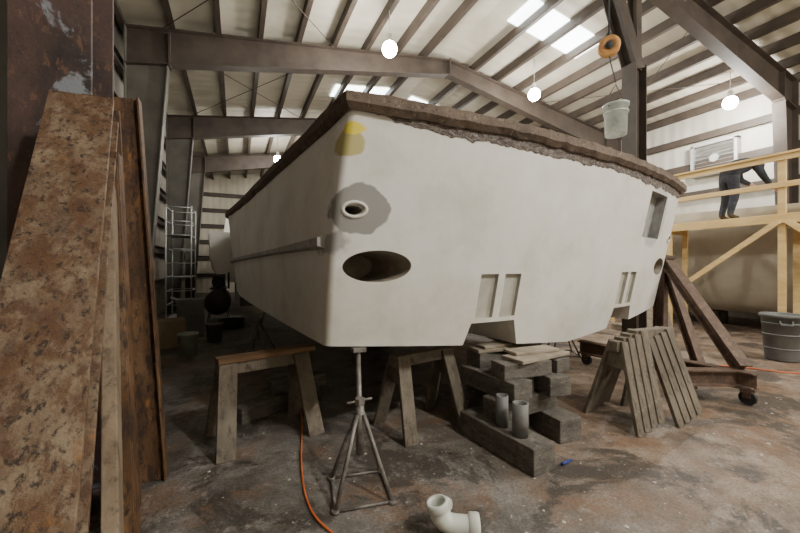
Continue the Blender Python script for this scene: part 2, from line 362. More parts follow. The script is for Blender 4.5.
def frame(y):
    b=B()
    for sg,xe in ((1,XL),(-1,XR)):
        xo=xe-sg*0.3; mc=1 if sg>0 else 0
        zt=roofz(xe)-0.22; zi=zt-0.72
        b.hexa([(xo,y-.01,0),(xo+sg*.32,y-.01,0),(xo+sg*.32,y+.01,0),(xo,y+.01,0),
                (xo,y-.01,zi),(xo+sg*.75,y-.01,zi),(xo+sg*.75,y+.01,zi),(xo,y+.01,zi)],mc)
        b.hexa([(xo,y-.13,0),(xo+sg*.02,y-.13,0),(xo+sg*.02,y+.13,0),(xo,y+.13,0),(xo,y-.13,zt),(xo+sg*.02,y-.13,zt),(xo+sg*.02,y+.13,zt),(xo,y+.13,zt)],mc)
        b.hexa([(xo+sg*.32,y-.13,0),(xo+sg*.34,y-.13,0),(xo+sg*.34,y+.13,0),(xo+sg*.32,y+.13,0),(xo+sg*.73,y-.13,zi),(xo+sg*.75,y-.13,zi),(xo+sg*.75,y+.13,zi),(xo+sg*.73,y+.13,zi)],mc)
        b.box((xo+sg*.2,y,0.015),(0.5,0.34,0.03),mat=mc)
        d1,d2=0.75,0.42
        x1=xo; x2=RID
        za,zb=roofz(x1)-0.235,roofz(x2)-0.235
        b.hexa([(x1,y-.011,za-d1),(x2,y-.011,zb-d2),(x2,y+.011,zb-d2),(x1,y+.011,za-d1),(x1,y-.011,za),(x2,y-.011,zb),(x2,y+.011,zb),(x1,y+.011,za)])
        for (u1,u2) in ((za,zb),(za-d1,zb-d2)):
            b.hexa([(x1,y-.12,u1-.012),(x2,y-.12,u2-.012),(x2,y+.12,u2-.012),(x1,y+.12,u1-.012),(x1,y-.12,u1+.012),(x2,y-.12,u2+.012),(x2,y+.12,u2+.012),(x1,y+.12,u1+.012)])
        b.box((xo+sg*.77,y,zt-0.36),(0.03,0.25,0.70),mat=0)
    b.box((RID,y,roofz(RID)-0.23-0.21),(0.04,0.26,0.5))
    b.done("steel_roof_frame",[M_steel_brown,M_steel_grey])
for y in (-5.2,-0.5,4.2,8.9,13.6,18.3): frame(y)
b=B()
for (x0,y0,x1,y1) in ((-1.4,4.4,2.2,8.7),(2.2,4.4,-1.4,8.7),(-1.4,9.1,2.2,13.4),(2.2,9.1,-1.4,13.4),(9.2,4.4,12.6,8.7),(12.6,4.4,9.2,8.7)):
    b.cyl((x0,y0,roofz(x0)-.30),(x1,y1,roofz(x1)-.30),0.009,seg=6)
b.done("ceiling_brace_rods",M_steel_brown)

def sky(x0,x1,y0,y1,name):
    b=B()
    zz=lambda x: roofz(x)-0.02
    b.hexa([(x0,y0,zz(x0)-.02),(x1,y0,zz(x1)-.02),(x1,y1,zz(x1)-.02),(x0,y1,zz(x0)-.02),(x0,y0,zz(x0)),(x1,y0,zz(x1)),(x1,y1,zz(x1)),(x0,y1,zz(x0))])
    b.done(name,M_sky)
sky(6.15,8.55,6.1,6.95,"window_1")
sky(2.9,4.9,11.2,12.0,"window_2")
sky(5.8,7.0,11.6,12.3,"window_3")
sky(6.2,8.6,-3.4,-2.5,"window_4")

b=B()
fx,fy,fz=XR+0.44,5.9,4.85
for a in (-1,1):
    b.box((fx-.06,fy+a*.55,fz),(0.22,0.08,0.95)); b.box((fx-.06,fy,fz+a*.47),(0.22,1.18,0.08))
for i in range(7):
    M=Matrix.Rotation(0.6,3,'Y'); b.box((fx-.06,fy,fz-.36+i*.12),(0.12,1.05,0.012),M=M)
b.cyl((fx-.02,fy,fz),(fx-.12,fy,fz),0.12,mat=0)
b.done("exhaust_fan",M_alu)

def lamp(x,y,z,power):
    b=B(); top=roofz(x)-0.1
    b.cyl((x,y,z+.22),(x,y,top),0.008,mat=0,seg=8)
    b.lathe((x,y,z),[(0.0,0.30),(0.05,0.30),(0.06,0.28),(0.06,0.17),(0.10,0.12),(0.0,0.11)],mat=0)
    b.sphere((x,y,z-.02),(0.165,0.165,0.17),mat=1)
    o=b.done("high_bay_lamp",[M_lampbody,M_bulb],fix=False)
    l=bpy.data.lights.new("bulb_light",'POINT'); l.energy=power; l.color=(1.0,0.97,0.90); l.shadow_soft_size=0.18
    lo=bpy.data.objects.new("bulb_light",l); COL.objects.link(lo); lo.parent=o; lo.location=(x,y,z-0.40)
for (x,y,z,p) in ((3.06,7.2,6.3,380),(7.6,7.5,6.35,430),(12.0,4.95,5.9,520),(3.0,-2.6,6.2,780),(7.4,-2.4,6.3,960),(11.2,-1.5,6.0,500),
                  (1.6,16.0,6.1,300),(9.5,15,6.2,350)):
    lamp(x,y,z,p)

# ------------------------------------------------------------------ main boat
HB=2.56; HC=2.6; ZS=2.58
def bs(y): return HB if y<=6 else HB*(1-((y-6)/6.65)**2.2)
def bc(y): return HC if y<=4 else HC*(1-((y-4)/8.65)**2)
def zs(y): return ZS+(0 if y<4 else 0.012*(y-4)**2)
def zc(y): return 0.91+0.0035*y*y
def zk(y): return 0.70+(0.12*(y-9)**2 if y>9 else 0)
def T(x,z): return -0.3*(1-(x/2.6)**2)+0.35*(2.58-z)/1.67
BO=Vector((3.222,2.607,0)); BR=math.radians(7.45)
NS,NT=48,14
b=B(); bm=b.bm
def pt(y,s,t,trans=False):
    c=bc(y); q=bs(y); x=s*(c+(q-c)*t)
    zb=zk(y)+(zc(y)-zk(y))*abs(s); z=zb+(zs(y)-zb)*t
    if abs(s)>0.999: x+= (1 if s>0 else -1)*0.03*math.sin(math.pi*t)
    return Vector((x,T(x,z) if trans else y,z))
grid=[[bm.verts.new(pt(0,-1+2*i/NS,j/NT,True)) for i in range(NS+1)] for j in range(NT+1)]
for j in range(NT):
    for i in range(NS):
        f=bm.faces.new((grid[j][i],grid[j][i+1],grid[j+1][i+1],grid[j+1][i])); f.smooth=True
idx=[(i,0) for i in range(NS)]+[(NS,j) for j in range(NT)]+[(i,NT) for i in range(NS,0,-1)]+[(0,j) for j in range(NT,0,-1)]
prev=[grid[j][i] for i,j in idx]
ys=[0.8,1.6,2.6,3.6,4.6,5.6,6.6,7.6,8.6,9.5,10.3,11.0,11.6,12.1,12.5,12.6]
for y in ys:
    ring=[bm.verts.new(pt(y,-1+2*i/NS,j/NT)) for i,j in idx]
    n=len(ring)
    for k in range(n):
        kk=(k+1)%n
        f=bm.faces.new((prev[k],prev[kk],ring[kk],ring[k])); f.smooth=True
    prev=ring
bm.faces.new(prev)
bmesh.ops.recalc_face_normals(bm,faces=bm.faces)
bm.normal_update()
ce=[]
for e in bm.edges:
    if len(e.link_faces)==2:
        v0,v1=e.verts
        if all(abs(abs(v.co.x)-2.6)<0.12 and v.co.y<0.5 for v in e.verts) and abs(v0.co.z-v1.co.z)>0.05 and e.calc_face_angle()>0.8:
            ce.append(e)
bmesh.ops.bevel(bm,geom=ce,offset=0.045,segments=4,profile=0.5,affect='EDGES')
for f in bm.faces: f.smooth=True
me=bpy.data.meshes.new("boat_hull"); bm.to_mesh(me); bm.free()
me.materials.append(M_hull); me.materials.append(M_recess); me.materials.append(M_slot); me.materials.append(M_winrec)
hull=bpy.data.objects.new("boat_hull",me); COL.objects.link(hull)

cutters=[]
def cutter(bld,mat):
    o=bld.done("cut",mat); cutters.append(o)
def ell(cx,cz,a,bb,y0,y1,mat,seg=40):
    c=B(); A=[];C=[]
    for i in range(seg):
        t=2*math.pi*i/seg; x=cx+a*math.cos(t); z=cz+bb*math.sin(t)
        A.append(c.bm.verts.new((x,y0,z))); C.append(c.bm.verts.new((x,y1,z)))
    for i in range(seg):
        j=(i+1)%seg; c.bm.faces.new((A[i],A[j],C[j],C[i]))
    c.bm.faces.new(A[::-1]); c.bm.faces.new(C); cutter(c,mat)
def recess(x0,x1,z0,z1,depth,mat):
    c=B(); pts=[]
    for z in (z0,z1):
        pts+= [(x0,-1,z),(x1,-1,z),(x1,T(x1,z)+depth,z),(x0,T(x0,z)+depth,z)]
    c.hexa(pts); cutter(c,mat)
for sg in (-1,1):
    ell(sg*2.265,1.5,0.262,0.118,-0.4,0.75,M_recess)
    ell(sg*2.475,1.90,0.068,0.036,-0.3,0.45,M_recess,28)
    for (a,c2) in ((0.885,1.075),(1.15,1.34)):
        a_,b_=sorted((sg*a,sg*c2)); recess(a_,b_,1.045,1.435,0.035,M_slot)
    c=B(); xa,xb,xc,xd=[sg*v for v in (1.52,0.70,0.88,1.37)]
    c.hexa([(xa,-1,0.5),(xb,-1,0.5),(xb,0.95,0.5),(xa,0.95,0.5),(xd,-1,1.005),(xc,-1,1.005),(xc,0.5,1.005),(xd,0.5,1.005)])
    cutter(c,M_hull)
recess(1.24,1.86,1.86,2.40,0.12,M_winrec)
for cobj in cutters:
    md=hull.modifiers.new("cut",'BOOLEAN'); md.object=cobj; md.operation='DIFFERENCE'; md.solver='EXACT'
    try: md.material_mode='TRANSFER'
    except Exception: pass
bpy.context.view_layer.update()
dg=bpy.context.evaluated_depsgraph_get()
nm=bpy.data.meshes.new_from_object(hull.evaluated_get(dg))
hull.modifiers.clear(); hull.data=nm; nm.name="boat_hull"
for o in cutters: bpy.data.objects.remove(o)
nm.shade_smooth()
try: nm.set_sharp_from_angle(angle=math.radians(28))
except Exception as e: print(e)
hull.location=BO; hull.rotation_euler=(0,0,BR)

def sweep(rows,name,mat):
    b=B(); prev=None
    for r in rows:
        vs=[b.bm.verts.new(p) for p in r]
        if prev:
            n=len(vs)
            for k in range(n):
                b.bm.faces.new((prev[k],prev[(k+1)%n],vs[(k+1)%n],vs[k]))
        else: b.bm.faces.new(vs)
        prev=vs
    b.bm.faces.new(prev[::-1])
    return b.done(name,mat,parent=hull)
path=[]
sy=[11.8,11,10,9,8]+[7.6-0.4*i for i in range(19)]
for y in sy: path.append((Vector((-bs(y),y)),zs(y),Vector((-1,0))))
for i in range(61):
    x=-HB+2*HB*i/60; nrm=Vector((0.24*x/2.6,-1)).normalized()
    if i==0: nrm=Vector((-0.95,-0.8))
    if i==60: nrm=Vector((0.95,-0.8))
    path.append((Vector((x,T(x,ZS))),ZS,nrm))
for y in reversed(sy): path.append((Vector((bs(y),y)),zs(y),Vector((1,0))))
rows=[]
for p,z,n in path:
    j1=random.uniform(-.004,.004); j2=random.uniform(-.010,.010)
    o=p+n*(0.055+j1); i_=p-n*0.18
    rows.append([(o.x,o.y,z+.060+j1),(o.x,o.y,z-.010+j2*.6),(p.x+n.x*0.016,p.y+n.y*0.016,z-0.048+j2),(i_.x,i_.y,z-.0),(i_.x,i_.y,z+.060)])
sweep(rows,"sheer_cap",M_cap)
rows=[]
hw=0
for i in range(201):
    x=-2.42+ (2.42+2.5)*i/200
    hw=0.8*hw+0.2*random.uniform(-1,1)
    zb=2.455+0.05*hw+0.012*random.random()+ (0.07*(1-i/25) if i<25 else 0)
    rows.append([(x,T(x,2.58)-0.010,2.58),(x,T(x,zb)-0.006,zb),(x,T(x,zb)+.03,zb),(x,T(x,2.58)+.03,2.58)])
sweep(rows,"laminate_band",M_lam)
for sg in (-1,1):
    rows=[]
    for i in range(31):
        y=0.33+ i*0.36; z=1.685-0.012*y
        t=(z-zc(y))/(zs(y)-zc(y)); x=bc(y)+(bs(y)-bc(y))*t+0.03*math.sin(math.pi*t)
        h=0.042+ (0.02*(1-i/4) if i<4 else 0); pr=0.06
        rows.append([(sg*(x-.03),y,z+h),(sg*(x+pr),y,z+h*0.5),(sg*(x+pr),y,z-h*0.5),(sg*(x-.03),y,z-h)])
    sweep(rows,"spray_rail",M_railgrey)
for sg in (-1,1):
    b=B(); seg=32; rings=[]
    cx,cz=sg*2.475,1.90
    for (k,off) in ((0.028,0.004),(0.024,-0.010),(0.006,-0.012),(-0.004,0.03)):
        rings.append([b.bm.verts.new((cx+(0.068+k)*math.cos(a),T(cx+(0.068+k)*math.cos(a),cz+(0.036+k)*math.sin(a))+off,cz+(0.036+k)*math.sin(a))) for a in [2*math.pi*i/seg for i in range(seg)]])
    for r1,r2 in zip(rings,rings[1:]):
        for i in range(seg):
            j=(i+1)%seg; f=b.bm.faces.new((r1[i],r1[j],r2[j],r2[i])); f.smooth=True
    b.done("hawse_fitting",M_white_gel,parent=hull)

def small_hull(name,mat,loc,rz,L,hb,z0,z1,cabin=False):
    b=B(); n=10; prev=None
    ysn=[L*i/14 for i in range(15)]
    for y in ysn:
        u=y/L; w=hb*(1-max(0,(u-.35)/.66)**2.3); w=max(w,0.02)
        zt=z1+0.35*u*u; zb=z0+(0.9*(z1-z0))*max(0,(u-.7)/.3)**2
        ring=[]
        for i in range(n+1):
            a=math.pi*i/n
            x=-w*math.copysign(abs(math.cos(a))**0.55,math.cos(a)); z=zt-(zt-zb)*abs(math.sin(a))**0.6
            ring.append(b.bm.verts.new((x,y-(0.15*math.sin(a) if y==0 else 0),z)))
        if prev:
            for k in range(n):
                f=b.bm.faces.new((prev[k],prev[k+1],ring[k+1],ring[k])); f.smooth=True
            f=b.bm.faces.new((prev[0],ring[0],ring[-1],prev[-1]))
        else: b.bm.faces.new(ring)
        prev=ring
    b.bm.faces.new(prev[::-1])
    if cabin:
        b.hexa([(-hb*.6,L*.3,z1),(hb*.6,L*.3,z1),(hb*.5,L*.7,z1+.1),(-hb*.5,L*.7,z1+.1),(-hb*.52,L*.34,z1+.8),(hb*.52,L*.34,z1+.8),(hb*.38,L*.6,z1+.75),(-hb*.38,L*.6,z1+.75)])
    for yy in (L*.15,L*.5):
        b.box((0,yy,z0/2),(0.5,0.35,z0),mat=1)
    return b.done(name,[mat,M_timber],loc=loc,rz=rz,bevel=0.02)
small_hull("boat_hull",M_beige_gel,(11.6,0.6,0),0.0,9.0,1.35,0.35,2.75)
small_hull("boat_hull",M_white_gel,(0.45,13.8,0),math.radians(4),7.5,1.3,0.9,2.7,True)

# ------------------------------------------------------------------ foreground steel
b=B()
a0,a1=Vector((-0.41,0.62,0.0)),Vector((-0.735,2.40,2.40))
b.beam(a0,a1,0.26,0.018,0,up=(0,-0.5,1))
b.beam(a0,a1,0.014,0.13,0,up=(0,-0.5,1),oh=-0.07)
b.beam(a0,a1,0.26,0.018,0,up=(0,-0.5,1),oh=-0.14)
b.done("rusty_steel_beam",M_rust,bevel=0.003)
b=B(); b.beam((-0.235,0.95,0.0),(-0.595,2.30,1.9),0.045,0.12,0,up=(0,-0.5,1)); b.done("wood_plank",M_plank,bevel=0.004)
b=B()
b.ibeam((-0.95,2.85,0),(-0.95,2.85,6.6),0.40,0.36,0,up=(0,1,0),tf=0.025)
b.box((-0.95,2.85,0.02),(0.55,0.55,0.04))
b.done("rusty_steel_column",M_rust_dark,bevel=0.003)
b=B(); b.ibeam((-0.60,2.60,0),(-0.71,2.60,2.45),0.20,0.12,0,up=(0,1,0),tf=0.014,tw=0.01); b.done("rusty_steel_beam",M_rust_or,bevel=0.002)
b=B(); b.ibeam((-0.53,2.98,0),(-0.72,3.12,2.7),0.16,0.10,0,up=(1,0,0),tf=0.012,tw=0.01); b.done("rusty_steel_beam",M_rust_or,bevel=0.002)
b=B(); b.channel((-0.48,2.22,0),(-0.60,2.38,2.1),0.09,0.05,0,up=(0,1,0),t=0.012); b.done("rusty_steel_beam",M_rust_or,bevel=0.002)

# ------------------------------------------------------------------ sawhorses
def sawhorse(loc,rz,L=0.85,Hh=0.72,W=0.5,plank=False,mats=None,name="sawhorse",lw=0.11,tilt=0.06):
    b=B(); h=Hh
    b.box((0,0,h-.05),(L,0.10,0.10))
    for sx in (-1,1):
        for sy in (-1,1):
            b.beam((sx*(L/2-0.08),sy*0.055,h-.005),(sx*(L/2-0.08+tilt),sy*W/2,0.0),0.035,lw,0,up=(1,0,0))
        xx=sx*(L/2-0.08+tilt*0.35)
        z1=h-.10; z2=h-.26; 
        w1=0.07+ (W/2-.055)*(.10/h); w2=0.06+(W/2-.055)*(.30/h)
        b.hexa([(xx-.012,-w2,z2),(xx+.012,-w2,z2),(xx+.012,w2,z2),(xx-.012,w2,z2),(xx-.012,-w1,z1),(xx+.012,-w1,z1),(xx+.012,w1,z1),(xx-.012,w1,z1)])
    if plank:
        b.box((0.03,0.0,h+.022),(L+.06,0.14,0.04),mat=1,rz=0.03)
    return b.done(name,mats or [M_ply,M_wood_or],loc=loc,rz=rz,bevel=0.004)
sawhorse((0.23,3.38,0),math.radians(12),0.78,0.70,0.55,True,lw=0.14)
sawhorse((1.60,2.98,0),math.radians(10),0.68,0.70,0.52,False,lw=0.13)
for i in range(4):
    sawhorse((3.52+i*0.080,2.22-0.01*i,0.0+i*0.03),math.radians(-4),0.52,0.79,0.56,False,lw=0.085,tilt=0.09)

# ------------------------------------------------------------------ jack stands
def jack(name,loc,top,r=0.30,rot=0.3):
    b=B(); c=Vector(loc); top=Vector(top)
    ap=c+Vector((0,0,0.52)); feet=[]
    for k in range(4):
        a=rot+k*math.pi/2; f=c+Vector((math.cos(a)*r,math.sin(a)*r,0.012)); feet.append(f)
        b.cyl(f,ap+Vector((math.cos(a)*.03,math.sin(a)*.03,0)),0.0135,seg=10)
        b.cyl(f-Vector((0,0,0.012)),f+Vector((0,0,0.01)),0.025,seg=12)
    for k in range(4):
        b.cyl(feet[k],feet[(k+1)%4],0.009,seg=8)
    b.cyl(c+Vector((0,0,0.25)),c+Vector((0,0,0.58)),0.028,seg=14)
    b.cyl(c+Vector((0,0,0.40)),top-Vector((0,0,0.03)),0.018,seg=12)
    b.cyl(c+Vector((0,0,0.58)),c+Vector((0,0,0.62)),0.034,seg=6,smooth=False)
    b.cyl(c+Vector((-0.09,0,0.60)),c+Vector((0.09,0.02,0.60)),0.008,seg=8)
    b.box(top-Vector((0,0,0.02)),(0.10,0.10,0.03),mat=0)
    b.done(name,M_galv)
jack("jack_stand",(0.75,2.27,0),(0.85,2.62,0.885),0.25,0.62)
jack("jack_stand",(0.35,6.5,0),(0.50,6.6,0.98),0.31,0.3)
jack("jack_stand",(5.1,4.4,0),(5.0,4.4,0.93),0.31,0.2)
jack("jack_stand",(4.6,7.5,0),(4.5,7.5,0.98),0.31,0.2)

# ------------------------------------------------------------------ cribbing stack
b=B()
def blk(cx,cy,z,sx,sy,sz,r=0,mat=0): b.box((cx,cy,z+sz/2),(sx,sy,sz),rz=math.radians(r),mat=mat)
blk(1.99,2.30,0,0.24,0.80,0.20,6); blk(2.62,2.52,0,0.24,0.75,0.20,-4); blk(2.28,2.72,0,0.22,0.6,0.20,2)
blk(2.33,2.46,0.20,0.72,0.21,0.17,5); blk(2.36,2.95,0.20,0.80,0.20,0.17,-2)
blk(2.13,2.58,0.37,0.22,0.66,0.17,6); blk(2.60,2.55,0.37,0.22,0.66,0.17,-7)
blk(2.36,2.66,0.37,0.16,0.5,0.16,2)
blk(2.30,2.42,0.54,0.50,0.20,0.13,-5); blk(2.38,2.84,0.54,0.62,0.20,0.14,4)
blk(2.68,2.50,0.54,0.20,0.36,0.12,10)
blk(2.50,2.44,0.67,0.66,0.24,0.035,7,1); blk(2.32,2.80,0.68,0.5,0.2,0.035,-5,1); blk(2.50,2.50,0.705,0.5,0.18,0.03,-3,1); blk(2.30,2.80,0.715,0.35,0.16,0.03,3,1)
b.done("cribbing_block_stack",[M_timber,M_timber_lt],bevel=0.008)
b=B()
blk(3.25,3.6,0,0.9,0.2,0.2,2); blk(3.15,3.6,0.2,0.2,0.8,0.18,0); blk(3.35,3.6,0.38,0.7,0.2,0.16,4); blk(3.2,3.6,0.54,0.3,0.5,0.155,0)
b.done("cribbing_block_stack",[M_timber,M_timber_lt],bevel=0.008)
b=B()
blk(2.6,7.0,0,0.9,0.2,0.2,2); blk(2.6,7.0,0.2,0.2,0.8,0.18,0); blk(2.6,7.0,0.38,0.7,0.2,0.16,4); blk(2.6,7.0,0.54,0.3,0.5,0.155,0)
b.done("cribbing_block_stack",[M_timber,M_timber_lt],bevel=0.008)
b=B(); blk(0.42,3.98,0,0.95,0.2,0.15,28); blk(0.62,4.08,0.15,0.6,0.18,0.13,10); b.done("timber_offcuts",[M_timber],bevel=0.008)

def pipe_piece(name,c,r,h,mat):
    b=B(); b.lathe(c,[(r-.012,0.002),(r,0.0),(r,h),(r-.012,h),(r-.012,0.002)],mat=0); b.done(name,mat,fix=True)
pipe_piece("pipe_offcut",(1.985,2.10,0.201),0.060,0.25,M_tube)
pipe_piece("pipe_offcut",(1.97,2.29,0.201),0.050,0.25,M_tube)

b=B(); b.cyl((2.22,1.92,0.014),(2.31,1.93,0.014),0.011,seg=12); b.cyl((2.31,1.93,0.014),(2.34,1.932,0.014),0.008,seg=12); b.done("blue_marker",M_blue)
b=B()
for i in range(160):
    x=random.uniform(-0.2,6.5); y=random.uniform(1.2,4.5); s=random.uniform(0.004,0.014)
    b.lathe((x,y,0.0),[(s,0.0),(s*.8,0.002),(0.0005,0.003)],seg=7)
b.done("floor_debris",M_chip)

# ------------------------------------------------------------------ PVC elbow (mouth upright, body running to the right)
b=B(); c0=Vector((1.03,1.70,0.0))
dirv=Vector((0.88,-0.47,0)).normalized()
pth=[c0+Vector((0,0,0.185))-dirv*0.02, c0+Vector((0,0,0.15))-dirv*0.012, c0+Vector((0,0,0.115)), c0+Vector((0,0,0.082))+dirv*0.035, c0+Vector((0,0,0.070))+dirv*0.09, c0+Vector((0,0,0.068))+dirv*0.20]
P=bez(pth,6)
b.tube(P,[0.052]*len(P),seg=28,cap=False)
b.tube([p for p in P],[0.044]*len(P),seg=28,cap=False)
up=(P[0]-P[4]).normalized()
R=up.to_track_quat('Z','Y').to_matrix()
b.lathe(P[0],[(0.044,-0.02),(0.044,0.012),(0.059,0.012),(0.063,0.0),(0.063,-0.03),(0.052,-0.04)],axis=R,seg=32)
up=(P[-1]-P[-5]).normalized(); R=up.to_track_quat('Z','Y').to_matrix()
b.lathe(P[-1],[(0.044,-0.02),(0.044,0.012),(0.062,0.012),(0.066,0.0),(0.066,-0.04),(0.052,-0.05)],axis=R,seg=32)
mid=P[15]; R=Vector((0.5,0.7,0.25)).to_track_quat('Z','Y').to_matrix()
b.lathe(mid,[(0.038,0.0),(0.038,0.08),(0.047,0.08),(0.047,0.105),(0.036,0.105),(0.036,0.02)],axis=R,seg=24)
b.done("pvc_pipe_elbow",M_pvc)

# ------------------------------------------------------------------ hoses
b=B(); b.tube(bez([(0.60,3.75,0.010),(0.56,3.42,0.010),(0.445,2.75,0.010),(0.41,2.28,0.010),(0.48,1.98,0.010),(0.70,1.60,0.010),(1.1,1.2,0.010)],14),0.0065,seg=8); b.done("orange_air_hose",M_orange)
b=B(); b.tube(bez([(6.5,2.95,0.012),(6.8,2.65,0.012),(7.1,2.2,0.012),(7.9,1.8,0.012),(8.8,1.0,0.012)],12),0.009,seg=8); b.done("orange_air_hose",M_orange)

# ------------------------------------------------------------------ steel cradle dolly
b=B()
b.ibeam((5.06,1.86,0.26),(4.85,3.85,0.26),0.17,0.13,0)
b.ibeam((4.95,2.95,0.26),(6.05,3.28,0.26),0.14,0.10,0)
b.ibeam((5.08,1.98,0.36),(5.98,3.25,1.60),0.13,0.12,0)
b.ibeam((4.52,2.30,0.27),(5.10,2.00,0.27),0.16,0.12,0)
b.ibeam((6.10,3.40,0.10),(6.06,3.36,1.68),0.14,0.12,0,up=(0,1,0))
b.ibeam((5.85,2.75,0.10),(6.10,3.30,1.45),0.11,0.10,0)
b.beam((5.9,3.15,1.64),(6.2,3.5,1.64),0.16,0.05,0)
b.box((6.08,3.38,0.09),(0.3,0.3,0.03)); b.box((5.85,2.75,0.06),(0.2,0.2,0.12))
for (x,y) in ((5.05,1.93),(4.87,3.75),(6.12,3.44),(4.60,2.26)):
    b.box((x,y,0.165),(0.12,0.10,0.06)); 
    for sg in (-1,1): b.box((x+sg*.035,y,0.12),(0.008,0.07,0.09))
    b.cyl((x-.025,y,0.075),(x+.025,y,0.075),0.075,mat=1,seg=24)
b.done("steel_cradle_dolly",[M_cradle,M_black],bevel=0.002)

b=B()
b.ibeam((6.50,4.05,0),(6.50,4.05,5.1),0.28,0.26,0,up=(1,0,0))
b.ibeam((6.50,4.05,5.0),(5.80,4.2,7.0),0.24,0.22,0,up=(0,1,0))
b.ibeam((6.50,4.05,5.0),(6.75,4.2,6.9),0.16,0.14,0,up=(0,1,0))
b.box((6.50,4.05,0.015),(0.45,0.45,0.03))
b.done("steel_hoist_post",M_steel_brown)
hx,hy=4.74,3.30
b=B()
b.cyl((hx,hy,4.70),(hx+.0,hy+.0,roofz(hx)-.05),0.012,seg=8,mat=1)
ax=Vector((-0.75,-0.60,-0.1)).normalized()
Rr=ax.to_track_quat('Z','Y').to_matrix()
b.lathe((hx,hy,4.58),[(0.03,-0.05),(0.12,-0.05),(0.14,-0.035),(0.10,-0.02),(0.10,0.02),(0.14,0.035),(0.12,0.05),(0.06,0.05),(0.05,0.03),(0.001,0.03)],axis=Rr,mat=0)
b.lathe((hx,hy,4.58),[(0.05,0.052),(0.05,0.07),(0.001,0.07)],axis=Rr,mat=1)
b.box((hx+.04,hy+.03,4.70),(0.05,0.05,0.20),mat=1)
b.cyl((hx,hy,4.44),(hx+.10,hy-.03,4.08),0.008,seg=8,mat=1)
b.done("hoist_pulley",[M_orange2,M_black])
b=B(); bc_=Vector((hx+0.10,hy-0.03,3.34))
b.lathe(bc_,[(0.001,0.0),(0.135,0.0),(0.15,0.40),(0.165,0.40),(0.165,0.43),(0.15,0.43),(0.14,0.40),(0.128,0.02),(0.001,0.02)],mat=0)
b.tube([bc_+Vector((-0.155,0,0.38)),bc_+Vector((-0.13,0,0.55)),bc_+Vector((0,0,0.72)),bc_+Vector((0.13,0,0.55)),bc_+Vector((0.155,0,0.38))],0.006,seg=6,mat=1)
b.lathe(bc_,[(0.148,0.30),(0.156,0.30),(0.158,0.32),(0.150,0.32)],mat=0)
b.done("hanging_bucket",[M_bucket,M_black])

# ------------------------------------------------------------------ lumber scaffold
b=B(); ZP=2.46
ysc=[1.2,2.2,3.08,5.0,6.4,7.8]
for y in ysc:
    for x in (9.35,10.0):
        top=ZP+1.15 if x<9.5 else ZP
        b.box((x,y,top/2),(0.05,0.11,top))
    b.box((9.68,y+.06,ZP-.12),(0.8,0.045,0.14))
for z,hh in ((ZP+1.1,0.12),(ZP+0.58,0.10),(ZP-.06,0.16)):
    b.box((9.31,4.5,z),(0.04,7.0,hh))
b.box((9.31,4.5,ZP+1.16),(0.12,7.0,0.04))
for i in range(4):
    b.box((9.42+i*.19,4.5,ZP+.02),(0.17,7.0,0.035))
b.beam((9.29,4.9,0.9),(9.29,3.1,ZP-.1),0.04,0.10); b.beam((9.29,7.7,ZP-.1),(9.29,6.5,1.2),0.04,0.10)
b.beam((9.29,5.0,ZP-.1),(9.29,6.4,1.0),0.04,0.10); b.beam((9.29,1.2,0.6),(9.29,3.0,ZP-.1),0.04,0.10)
b.done("lumber_scaffold",M_lumber,bevel=0.003)

b=B(); b.beam((7.35,4.15,0.0),(7.65,4.4,1.75),0.34,0.03,0,up=(-1,-0.6,0.3)); b.beam((7.62,4.0,0.0),(7.65,4.4,1.6),0.10,0.04,0,up=(-1,-0.6,0.3)); b.beam((7.95,4.75,0),(7.66,4.44,1.7),0.08,0.05)
b.done("leaning_board",M_timber_lt,bevel=0.003)

b=B(); c=Vector((7.95,2.62,0))
b.lathe(c,[(0.001,0.0),(0.19,0.0),(0.20,0.03),(0.245,0.69),(0.27,0.69),(0.275,0.73),(0.255,0.745),(0.24,0.73),(0.23,0.65),(0.19,0.05),(0.001,0.04)],mat=0,seg=36)
for z in (0.2,0.42,0.6):
    r=0.20+0.045*(z-.03)/.66
    b.lathe(c,[(r,z-.012),(r+.010,z-.006),(r+.010,z+.006),(r,z+.012)],seg=36)
for a in (0.5,0.5+math.pi):
    d=Vector((math.cos(a),math.sin(a),0)); t=Vector((-d.y,d.x,0))
    b.tube([c+d*.25-t*.07+Vector((0,0,.65)),c+d*.30-t*.06+Vector((0,0,.59)),c+d*.30+t*.06+Vector((0,0,.59)),c+d*.25+t*.07+Vector((0,0,.65))],0.012,seg=8)
b.done("trash_can",M_bin)

b=B()
for i in range(5): b.box((8.6,4.9+i*.16,0.13),(1.0,0.11,0.02))
for i in range(3): b.box((8.2+i*.4,5.2,0.06),(0.09,0.85,0.11))
for i in range(4): b.box((8.6,4.9+i*.2,0.01+.0),(1.0,0.1,0.018))
b.done("wood_pallet",M_timber_lt)
def carton(name,x,y,s,rz,mat,z=0):
    b=B(); b.box((0,0,s[2]/2),s)
    b.box((0,0,s[2]+.004),(0.05,s[1],0.006)); b.beam((-s[0]/2,0,s[2]),(-s[0]/2-.12,0,s[2]+.05),s[1],0.006)
    b.done(name,mat,loc=(x,y,z),rz=rz,bevel=0.004)
M_card=ramp_mat("cardboard",[(0.3,(0.20,0.145,0.09)),(0.7,(0.30,0.22,0.14))],3,4,0.85)
carton("cardboard_box",8.5,5.15,(0.5,0.4,0.35),0.3,M_card,0.145)
carton("cardboard_box",7.3,5.9,(0.45,0.4,0.4),0.1,M_card)

